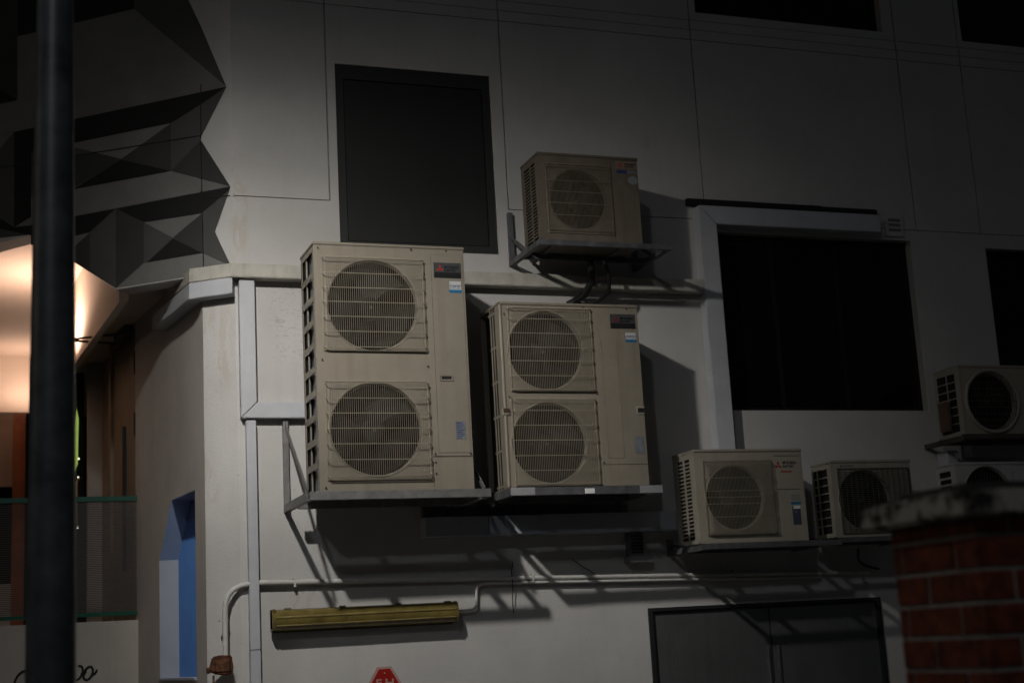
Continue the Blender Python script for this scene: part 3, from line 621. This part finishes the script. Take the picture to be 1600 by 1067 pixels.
def bracket(label, x0, x1, zt, yf, posts, h_post, h=.045, mt=GALV, strut=True, bars=(), grp='steel brackets carrying the outdoor units', xl=None, low=False, railw=.025):
    """wall bracket: posts on the wall, rails out to a front rail, ties from the post head"""
    b = thing('unit_bracket', ((x0+x1)/2, 0, zt-h), label, 'bracket', grp); zb = zt-h
    MB().box((x0, yf-railw, zb), (x1, yf, zt)).out('front_rail', mt, b, bevel=.002)
    MB().box((x0+.03, -.20, zb), (x1-.03, -.17, zt)).out('rear_rail', mt, b, bevel=.002)
    for x in posts:
        m = MB(); m.box((x-.014, yf-.001, zb+.001), (x-.009, 0, zt-.001)); m.box((x-.009, yf-.001, zb+.001), (x+.016, 0, zb+.006)); m.out('side_rail', mt, b)
        m = MB(); m.box((x-.013, -.030, zb), (x+.016, -.001, zt+h_post)) if not low else m.box((x-.013, -.030, zb-.0), (x+.016, -.001, zt+h_post)); m.out('wall_post', mt, b)
        if strut: MB().bar((x+.001, -.015, zt+h_post-.02), (x+.004, yf+.05, zt+.004), .032, .006, (1,0,0)).out('tie_bar', mt, b)
        else: MB().bar((x+.001, -.018, zt+h_post*.48), (x+.001, yf*.58, zt-.01), .022, .006, (1,0,0)).out('tie_bar', mt, b)
    for x in bars: MB().box((x-.022, yf, zt-.006), (x+.022, -.03, zt-.001)).out('foot_bar', mt, b)
    return b
GU = 'air conditioner outdoor units on the wall'
# --- 1 tallest unit, twin fan
x0, x1, z0, z1_, yf = 1.66, 2.503, 2.415, 3.742, -.55
t = thing('outdoor_unit', ((x0+x1)/2, yf+.165, z0), 'tallest beige twin-fan outdoor unit, with a ladder of open slots down its left side', 'outdoor unit', GU)
FZ = [(1.973, 2.746, .258, 2.46, 3.05, x0, 2.275), (1.977, 3.417, .258, 3.12, 3.70, x0, 2.275)]
casing(t, x0, x1, z0, z1_, yf, .33, FZ, BEIGE, side_bars(10, .045, 0, fin=.52, wbar=.036, zpad=(.02,.03), slant=.0))
for i, f_ in enumerate(FZ):
    fan_parts(t, f_[0], f_[1], f_[2], yf, 11+i)
guard(t, 1.703, 2.262, 3.165, 3.680, yf, 49, 7, hz=[3.668, 3.583, 3.503, 3.425, 3.345, 3.264, 3.180]); guard(t, 1.703, 2.262, 2.478, 3.000, yf, 49, 7, hz=[2.986, 2.905, 2.825, 2.745, 2.663, 2.580, 2.495])
pn = MB().box((2.277, yf-.004, z0+.182), (x1-.001, yf-.0002, z1_-.004)).out('service_panel', BEIGE, t, bevel=.0015)
MB().box((2.310, yf-.0065, z0+.20), (x1-.012, yf-.0042, z1_-.03)).out('raised_panel', BEIGE, t, bevel=.002)
MB().box((2.277, yf-.003, z0+.002), (x1-.001, yf-.0002, z0+.178)).out('lower_panel', BEIGE, t, bevel=.0015)
m = MB(); m.box((2.335, yf-.010, 3.003), (2.410, yf-.0066, 3.036)); hd = m.out('hand_grip', BEIGE, t, bevel=.002); MB().box((2.342, yf-.0108, 3.014), (2.398, yf-.0101, 3.031)).out('grip_recess', SLOT, hd)
yp = yf-.0066
nameplate(t, 2.325, 2.482, 3.580, 3.666, yp); sticker(t, 2.412, 2.478, 3.498, 3.562, yp)
lb = flat(2.410, 2.466, 2.688, 2.785, yp, STICKG, 'data_label', t)
m = MB()
for k in range(9): m.box((2.413, yp-.0018, 2.693+k*.0102), (2.413+.030+.02*((k*37) % 5)/5, yp-.0012, 2.697+k*.0102))
m.out('print_line', NAVY, lb)
screws(t, [(1.682,3.725),(1.69,3.115),(1.69,2.44),(2.268,3.60),(2.268,3.085),(2.289,2.61),(2.289,2.565),(2.289,2.505),(2.488,2.61),(2.40,3.735),(2.20,3.735)], yf-.006)
bracket('long pale bracket under the tallest unit, with flat ties up to the wall', 1.588, 2.568, 2.412, -.605, (1.590, 2.552), .46, bars=(1.87, 2.36))
# --- 2 second twin-fan unit
x0, x1, z0, z1_, yf = 2.715, 3.560, 2.425, 3.452, -.50
t = thing('outdoor_unit', ((x0+x1)/2, yf+.165, z0), 'shorter twin-fan outdoor unit directly below the small grimy unit, thin vertical slots on its side', 'outdoor unit', GU)
FZ = [(2.972, 2.672, .232, 2.43, 2.93, x0, 3.265), (2.980, 3.194, .232, 2.94, 3.44, x0, 3.265)]
def side2(x0, z0, z1_, yf, yb, t, mt):
    m = MB(); c = [yf+.085, yf+.115, yf+.128, yf+.155, yf+.170, yb-.03]; th = .003
    m.box((x0, yf+.002, z0), (x0+th, c[0], z1_))
    m.box((x0, c[1], z0), (x0+th, c[2], z1_)); m.box((x0, c[3], z0), (x0+th, c[4], z1_))
    for k in range(6):
        z = z0 + .02 + k*(z1_-z0-.05)/5; m.box((x0-.001, c[0], z-.006), (x0+th, yf+.19, z+.006))
    m.out('side_grille', mt, t)
    MB().box((x0+.03, yf+.01, z0+.01), (x0+.035, yb-.01, z1_-.005)).out('shade_liner', SLOT, t)  # near-black sheet in place of the shade behind the slots
    MB().tube([(x0+.004, yf+.004, z0+.01), (x0+.004, yf+.004, z1_-.002)], .011, 12).out('corner_edge', mt, t, True)
casing(t, x0, x1, z0, z1_, yf, .33, FZ, BEIGE, side2)
for i, f_ in enumerate(FZ): fan_parts(t, f_[0], f_[1], f_[2], yf, 31+i)
guard(t, 2.762, 3.262, 2.962, 3.440, yf, 47, 7, b=.022, hz=[3.432, 3.370, 3.288, 3.208, 3.130, 3.047, 2.970]); guard(t, 2.757, 3.256, 2.436, 2.922, yf, 47, 7, b=.022, hz=[2.912, 2.850, 2.768, 2.685, 2.600, 2.518, 2.445])
MB().box((3.274, yf-.003, 2.548), (x1-.001, yf-.0002, z1_-.004)).out('service_panel', BEIGE, t, bevel=.0015); MB().box((3.274, yf-.003, z0+.003), (x1-.001, yf-.0002, 2.540)).out('lower_panel', BEIGE, t, bevel=.0015)
m = MB(); 
for a_, b_ in (((3.318,2.585),(3.318,3.262)), ((3.415,2.585),(3.415,3.262)), ((3.318,2.585),(3.415,2.585))): m.bar((a_[0],yf-.0038,a_[1]), (b_[0],yf-.0038,b_[1]), .004, .0016)
m.out('panel_rib', mat('beige_rib_line', (.24,.20,.15), .6), t)  # ribs in one flat beige of their own
yp = yf-.0032
nameplate(t, 3.385, 3.542, 3.330, 3.414, yp, red=REDD); sticker(t, 3.477, 3.540, 3.252, 3.306, yp)
m = MB(); m.box((3.508, yf-.008, 2.832), (3.561, yf-.0032, 2.878)); hd = m.out('hand_grip', BEIGE3, t, bevel=.002); MB().box((3.516, yf-.009, 2.842), (3.559, yf-.0081, 2.868)).out('grip_recess', SLOT, hd)
m = MB(); m.box((2.700, yf-.010, 2.828), (2.742, yf+.02, 2.866)); hd = m.out('corner_grip', BEIGE3, t, bevel=.003); MB().box((2.704, yf-.013, 2.840), (2.738, yf-.0101, 2.864)).out('grip_recess', mat('brown_grip', (.06,.035,.02), .6), hd)
flat(3.485, 3.542, 2.608, 2.708, yp, STICKG, 'data_label', t)
screws(t, [(2.74,3.40),(2.745,2.93),(3.27,3.30),(3.272,2.95),(3.286,2.56),(3.22,3.447),(3.49,3.447)], yf-.005)
m = MB(); m.prism([(2.825,-.30,3.471),(2.915,-.30,3.471),(2.910,-.30,3.510),(2.845,-.30,3.512)], (0,.05,0)); m.bar((2.93,-.28,3.47),(2.938,-.28,3.515),.012,.02); m.out('pipe_cover', BEIGE3, t, bevel=.003)
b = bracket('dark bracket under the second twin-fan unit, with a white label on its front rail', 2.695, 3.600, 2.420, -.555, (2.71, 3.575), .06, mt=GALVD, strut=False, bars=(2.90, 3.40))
for a0, a1 in ((2.696, 2.835), (3.46, 3.599)): MB().box((a0, -.5835, 2.377), (a1, -.5805, 2.419)).out('rail_end', mat('pale_bracket_end', (.28,.28,.29), .5, var=.15), b)
MB().box((3.128, -.5845, 2.380), (3.186, -.581, 2.408)).out('label', WHITE, b)
# --- 3 small upper unit
x0, x1, z0, z1_, yf = 3.02, 3.655, 3.845, 4.368, -.45
t = thing('outdoor_unit', ((x0+x1)/2, yf+.14, z0), 'small grimy outdoor unit mounted highest on the wall, beside the dark boarded window', 'outdoor unit', GU)
FZ = [(3.262, 4.108, .188, z0, z1_, x0, 3.49)]
casing(t, x0, x1, z0, z1_, yf, .28, FZ, BEIGE2, side_bars(23, .05, 0, fin=0, wbar=.008, cols=[(yf+.055, yf+.125), (yf+.145, yf+.235)]))
fan_parts(t, *FZ[0][:3], yf, 5); guard(t, 3.065, 3.472, 3.903, 4.320, yf, 52, 6, WIRE2, b=.012, hz=[4.300, 4.215, 4.149, 4.079, 4.007, 3.92])
MB().box((3.482, yf-.003, z0+.004), (x1-.001, yf-.0002, z1_-.004)).out('service_panel', BEIGE2, t, bevel=.0015)
yp = yf-.0032; p = flat(3.513, 3.652, 4.312, 4.360, yp, mat('brown_plate', (.20,.15,.11), .5), 'nameplate', t)
logo(3.541, 4.333, .019, yp-.0012, RED, p); text('MITSUBISHI', .011, .075, (3.570, yp-.0012, 4.336), INK, p, bold=.02); text('ELECTRIC', .010, .060, (3.570, yp-.0012, 4.321), INK, p, bold=.02)
flat(3.517, 3.582, 4.285, 4.303, yp, NAVY, 'blue_label', t); flat(3.586, 3.650, 4.287, 4.301, yp, STICKG, 'label', t)
m = MB(); m.add([(3.618+.033*math.cos(k*math.pi/10), yp-.0012, 4.243+.025*math.sin(k*math.pi/10)) for k in range(20)], [tuple(range(20))]); m.out('oval_sticker', mat('faded_sticker', (.22,.23,.24), .6), t)
m = MB()
for k in range(5): m.box((3.525+k*.023, yp-.0014, 3.93), (3.529+k*.023, yp, 4.16))
m.out('panel_rib', BEIGE2, t); screws(t, [(3.08,4.30),(3.46,4.30),(3.46,3.915),(3.08,3.915)], yf-.004); MB().tube([(3.657,-.40,4.27),(3.668,-.40,4.27)], .008, 8).out('side_screw', SCREW, t)
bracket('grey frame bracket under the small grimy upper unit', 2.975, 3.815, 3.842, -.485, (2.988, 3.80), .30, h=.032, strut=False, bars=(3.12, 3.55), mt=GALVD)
# --- 4 lower right unit
x0, x1, z0, z1_, yf = 3.893, 4.605, 2.095, 2.622, -.42
t = thing('outdoor_unit', ((x0+x1)/2, yf+.14, z0), 'single-fan outdoor unit with red lettering, lower middle, below the vertical duct', 'outdoor unit', GU)
FZ = [(4.143, 2.357, .196, z0, z1_, x0, 4.40)]
casing(t, x0, x1, z0, z1_, yf, .28, FZ, BEIGE3, side_bars(21, .05, 0, fin=0, wbar=.008, cols=[(yf+.065, yf+.130), (yf+.150, yf+.22)]))
fan_parts(t, *FZ[0][:3], yf, 51); guard(t, 3.945, 4.392, 2.140, 2.572, yf, 50, 7, b=.026, wr=.0009, hz=[2.56, 2.470, 2.394, 2.357, 2.319, 2.244, 2.155])
for a_, b_ in (((4.418,2.598),(4.588,2.598)), ((4.418,2.400),(4.572,2.400))): MB().bar((a_[0],yf-.001,a_[1]), (b_[0],yf-.001,b_[1]), .003, .002).out('panel_seam', mat('seam_line', (.10,.09,.07), .7), t)
logo(4.443, 2.540, .026, yf, RED, t); text('MITSUBISHI', .017, .092, (4.474, yf, 2.548), INK, t, bold=.02); text('ELECTRIC', .014, .075, (4.474, yf, 2.528), INK, t, bold=.02); text('Inverter', .019, .080, (4.455, yf, 2.497), RED, t, shear=.3, bold=.015)
s_ = flat(4.510, 4.572, 2.334, 2.368, yf, mat('faded_print', (.25,.24,.22), .6), 'sticker', t); flat(4.506, 4.572, 2.310, 2.324, yf, BLUE, 'sticker_band', t)
e_ = flat(4.512, 4.566, 2.190, 2.300, yf, mat('dark_blue_label', (.055,.065,.10), .5), 'energy_label', t); flat(4.520, 4.566, 2.283, 2.300, yf-.0012, WHITE, 'label_header', e_); flat(4.524, 4.545, 2.262, 2.270, yf-.0012, STICKG, 'label_print', e_)
screws(t, [(3.965,2.155),(3.985,2.49),(4.36,2.49)], yf-.006)
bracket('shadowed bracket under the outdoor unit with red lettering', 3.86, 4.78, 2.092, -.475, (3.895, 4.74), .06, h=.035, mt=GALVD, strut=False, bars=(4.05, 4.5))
# --- 5 next unit to the right, square guard
x0, x1, z0, z1_, yf = 4.812, 5.375, 2.107, 2.552, -.40
t = thing('outdoor_unit', ((x0+x1)/2, yf+.12, z0), 'outdoor unit with a wide square mesh guard, just left of the brick pillar', 'outdoor unit', GU)
FZ = [(5.03, 2.33, .19, z0, z1_, x0, 5.37)]
casing(t, x0, x1, z0, z1_, yf, .22, FZ, BEIGE3, side_bars(8, .04, 0, fin=0, wbar=.007, cols=[(yf+.045, yf+.15), (yf+.165, yf+.205)]))
fan_parts(t, *FZ[0][:3], yf, 61)
m = MB(); m.box((4.858, yf-.0015, 2.135), (5.357, yf-.0003, 2.515)) if False else None
guard(t, 4.856, 5.358, 2.130, 2.518, yf, 14, 34, WIREK, b=.010, wr=.0013, hr=.0015)
text('DAIKIN', .014, .072, (4.900, yf, 2.528), NAVY, t); m = MB().prism([(4.877,yf,2.528),(4.893,yf,2.528),(4.885,yf,2.543)], (0,-.001,0)); m.out('logo', NAVY, t)
bracket('dark bracket under the unit with the square mesh guard', 4.80, 5.42, 2.104, -.445, (4.83, 5.38), .05, h=.03, mt=GALVD, strut=False)
# --- 6 upper far right unit with round ring
x0, x1, z0, z1_, yf = 5.815, 6.60, 2.720, 3.150, -.40
t = thing('outdoor_unit', ((x0+x1)/2, yf+.13, z0), 'outdoor unit with a raised round ring, higher of the two at the right edge', 'outdoor unit', GU)
FZ = [(6.040, 2.935, .192, z0, z1_, x0, 6.30)]
casing(t, x0, x1, z0, z1_, yf, .26, FZ, BEIGE3, side_bars(7, .045, 0, fin=0, wbar=.007, cols=[(yf+.05, yf+.13), (yf+.14, yf+.235)]))
fan_parts(t, *FZ[0][:3], yf, 71)
MB().ring(6.040, 2.935, [(.190,yf-.002),(.190,yf-.016),(.200,yf-.020),(.208,yf-.014),(.209,yf-.0005)], 64).out('fan_ring', BEIGE3, t, True)
m = MB()
for i in range(-9, 10):
    q = i*.02; c = math.sqrt(max(0,.188**2-q*q)); m.bar((6.04+q,yf-.012,2.935-c),(6.04+q,yf-.012,2.935+c),.0022,.0022)
    if i % 2 == 0: m.bar((6.04-c,yf-.014,2.935+q),(6.04+c,yf-.014,2.935+q),.0024,.0024)
m.out('fan_guard', WIREK, t)
MB().box((6.335, yf-.02, 3.07), (6.375, yf-.0005, 3.10)).out('hand_grip', SLOT, t)
MB().box((5.775, -.30, 2.76), (5.795, -.20, 2.95)).out('pipe_cover', mat('brown_cover', (.12,.07,.05), .6), t, bevel=.004)
bracket('brown stained bracket under the round-ring unit at the right edge', 5.74, 6.62, 2.716, -.45, (5.80, 6.55), -.03, h=.032, mt=mat('stained_bracket', (.07,.055,.045), .6, var=.3), strut=False)
m = MB(); m.box((5.87, -.12, 2.30), (5.95, -.002, 2.66)); m.box((6.08, -.10, 2.62), (7.2, -.002, 2.70))
solo(m, 'pipe_cover', DUCT, (5.9, 0, 2.4), 'pale pipe cover between the two units at the right edge', 'pipe cover', bevel=.003)
# --- 7 lower far right unit
x0, x1, z0, z1_, yf = 5.705, 6.50, 2.09, 2.530, -.40
t = thing('outdoor_unit', ((x0+x1)/2, yf+.13, z0), 'pale outdoor unit with wide side slots, rising behind the brick pillar at the right edge', 'outdoor unit', GU)
FZ = [(5.935, 2.345, .185, z0, z1_, x0, 6.13)]
casing(t, x0, x1, z0, z1_, yf, .20, FZ, GREYU, side_bars(9, .045, 0, fin=0, wbar=.014, cols=[(yf+.05, yf+.165)]))
fan_parts(t, *FZ[0][:3], yf, 81)
m = MB()
for i in range(-8, 9):
    q = i*.022; c = math.sqrt(max(0,.182**2-q*q)); m.bar((5.935+q,yf-.004,2.345-c),(5.935+q,yf-.004,2.345+c),.002,.002)
m.out('fan_guard', WIREK, t); MB().box((6.133, yf-.004, z0+.005), (x1-.001, yf-.0003, z1_-.004)).out('service_panel', GREYU, t, bevel=.002)
bracket('dark bracket under the pale unit at the right edge', 5.66, 6.55, 2.086, -.445, (5.70, 6.5), .05, h=.03, mt=GALVD, strut=False)
# ------------------------------------------------------------------ foreground: street lamp pole and brick pillar
pl = thing('street_lamp', (.215, -3.12, 0), 'dark blurred street lamp pole standing in the left foreground', 'street lamp')
m = MB(); zs_ = [0, 1.0, 2.5, 3.83, 4.9, 5.28]; rr = [.084, .078, .070, .058, .050, .047]
m.tube([(.218-.0015*z, -3.12-.10, z) for z in zs_], rr, 12); m.out('pole', POLE, pl, True)
m = MB(); m.tube([(.212,-3.22,5.24),(.22,-3.21,5.30),(.28,-3.17,5.33),(.36,-3.13,5.20)], .022, 10); m.out('arm', POLE, pl, True)
m = MB(); n = 20
prof = [(.02,5.20),(.10,5.17),(.15,5.12),(.155,5.06)]
vs = [(.40+r*math.cos(2*math.pi*k/n), -3.12+r*math.sin(2*math.pi*k/n), z) for r,z in prof for k in range(n)]
m.add(vs, [(i*n+k, i*n+(k+1)%n, (i+1)*n+(k+1)%n, (i+1)*n+k) for i in range(3) for k in range(n)]+[tuple(range(n))]); m.out('lamp_hood', POLE, pl, True)
pr = thing('brick_pillar', (2.45, -4.8, 0), 'blurred red brick pillar with patchy pale coping in the right foreground', 'brick pillar')
bx0, by0, by1, bx1 = 2.292, -5.0, -4.632, 2.95
MB().box((bx0+.006, by0+.006, 0), (bx1-.006, by1-.006, 1.835)).out('mortar_core', MORT, pr)
m = MB(); c = .0805; rnd = random.Random(3)
for k in range(-1, 22):
    zt = 1.790 - k*c; zb = zt - c + .011
    if zt > 1.84: zt = 1.836
    # left face (x = bx0), from near corner y=by0 back
    y = by0; first = .105 if k % 2 == 0 else .225
    L_ = first
    while y < by1-.02:
        ye = min(y+L_, by1); m.box((bx0+rnd.uniform(-.001,.001), y, zb), (bx0+.02, ye-.010, zt)); y = ye; L_ = .225
    x = bx0+.0205; L_ = .205 if k % 2 == 0 else .085
    while x < bx1-.02:
        xe = min(x+L_, bx1); m.box((x, by0+rnd.uniform(-.001,.001), zb), (xe-.010, by0+.02, zt)); x = xe; L_ = .215
m.out('brickwork', BRICK, pr, bevel=.002)
MB().box((bx0-.055, by0-.05, 1.840), (bx1+.05, by1+.06, 1.905)).out('coping', COPE, pr, bevel=.008)
MB().box((bx0+.02, by0+.03, 1.905), (bx1, by1-.02, 1.930)).out('coping_ridge', mat('dark_coping', (.05,.048,.045), .9, var=.4), pr, bevel=.008)
m = MB().box((2.405, by0-.035, 1.20), (2.56, by0-.004, 1.605))
solo(m, 'notice_board', mat('olive_sign', (.10,.085,.015), .6), (2.48, by0-.02, 1.2), 'blurred olive yellow board on the shaded face of the brick pillar', 'sign', bevel=.004)
# tidy helper tags
for o in S.objects:
    if '_o' in o: del o['_o']
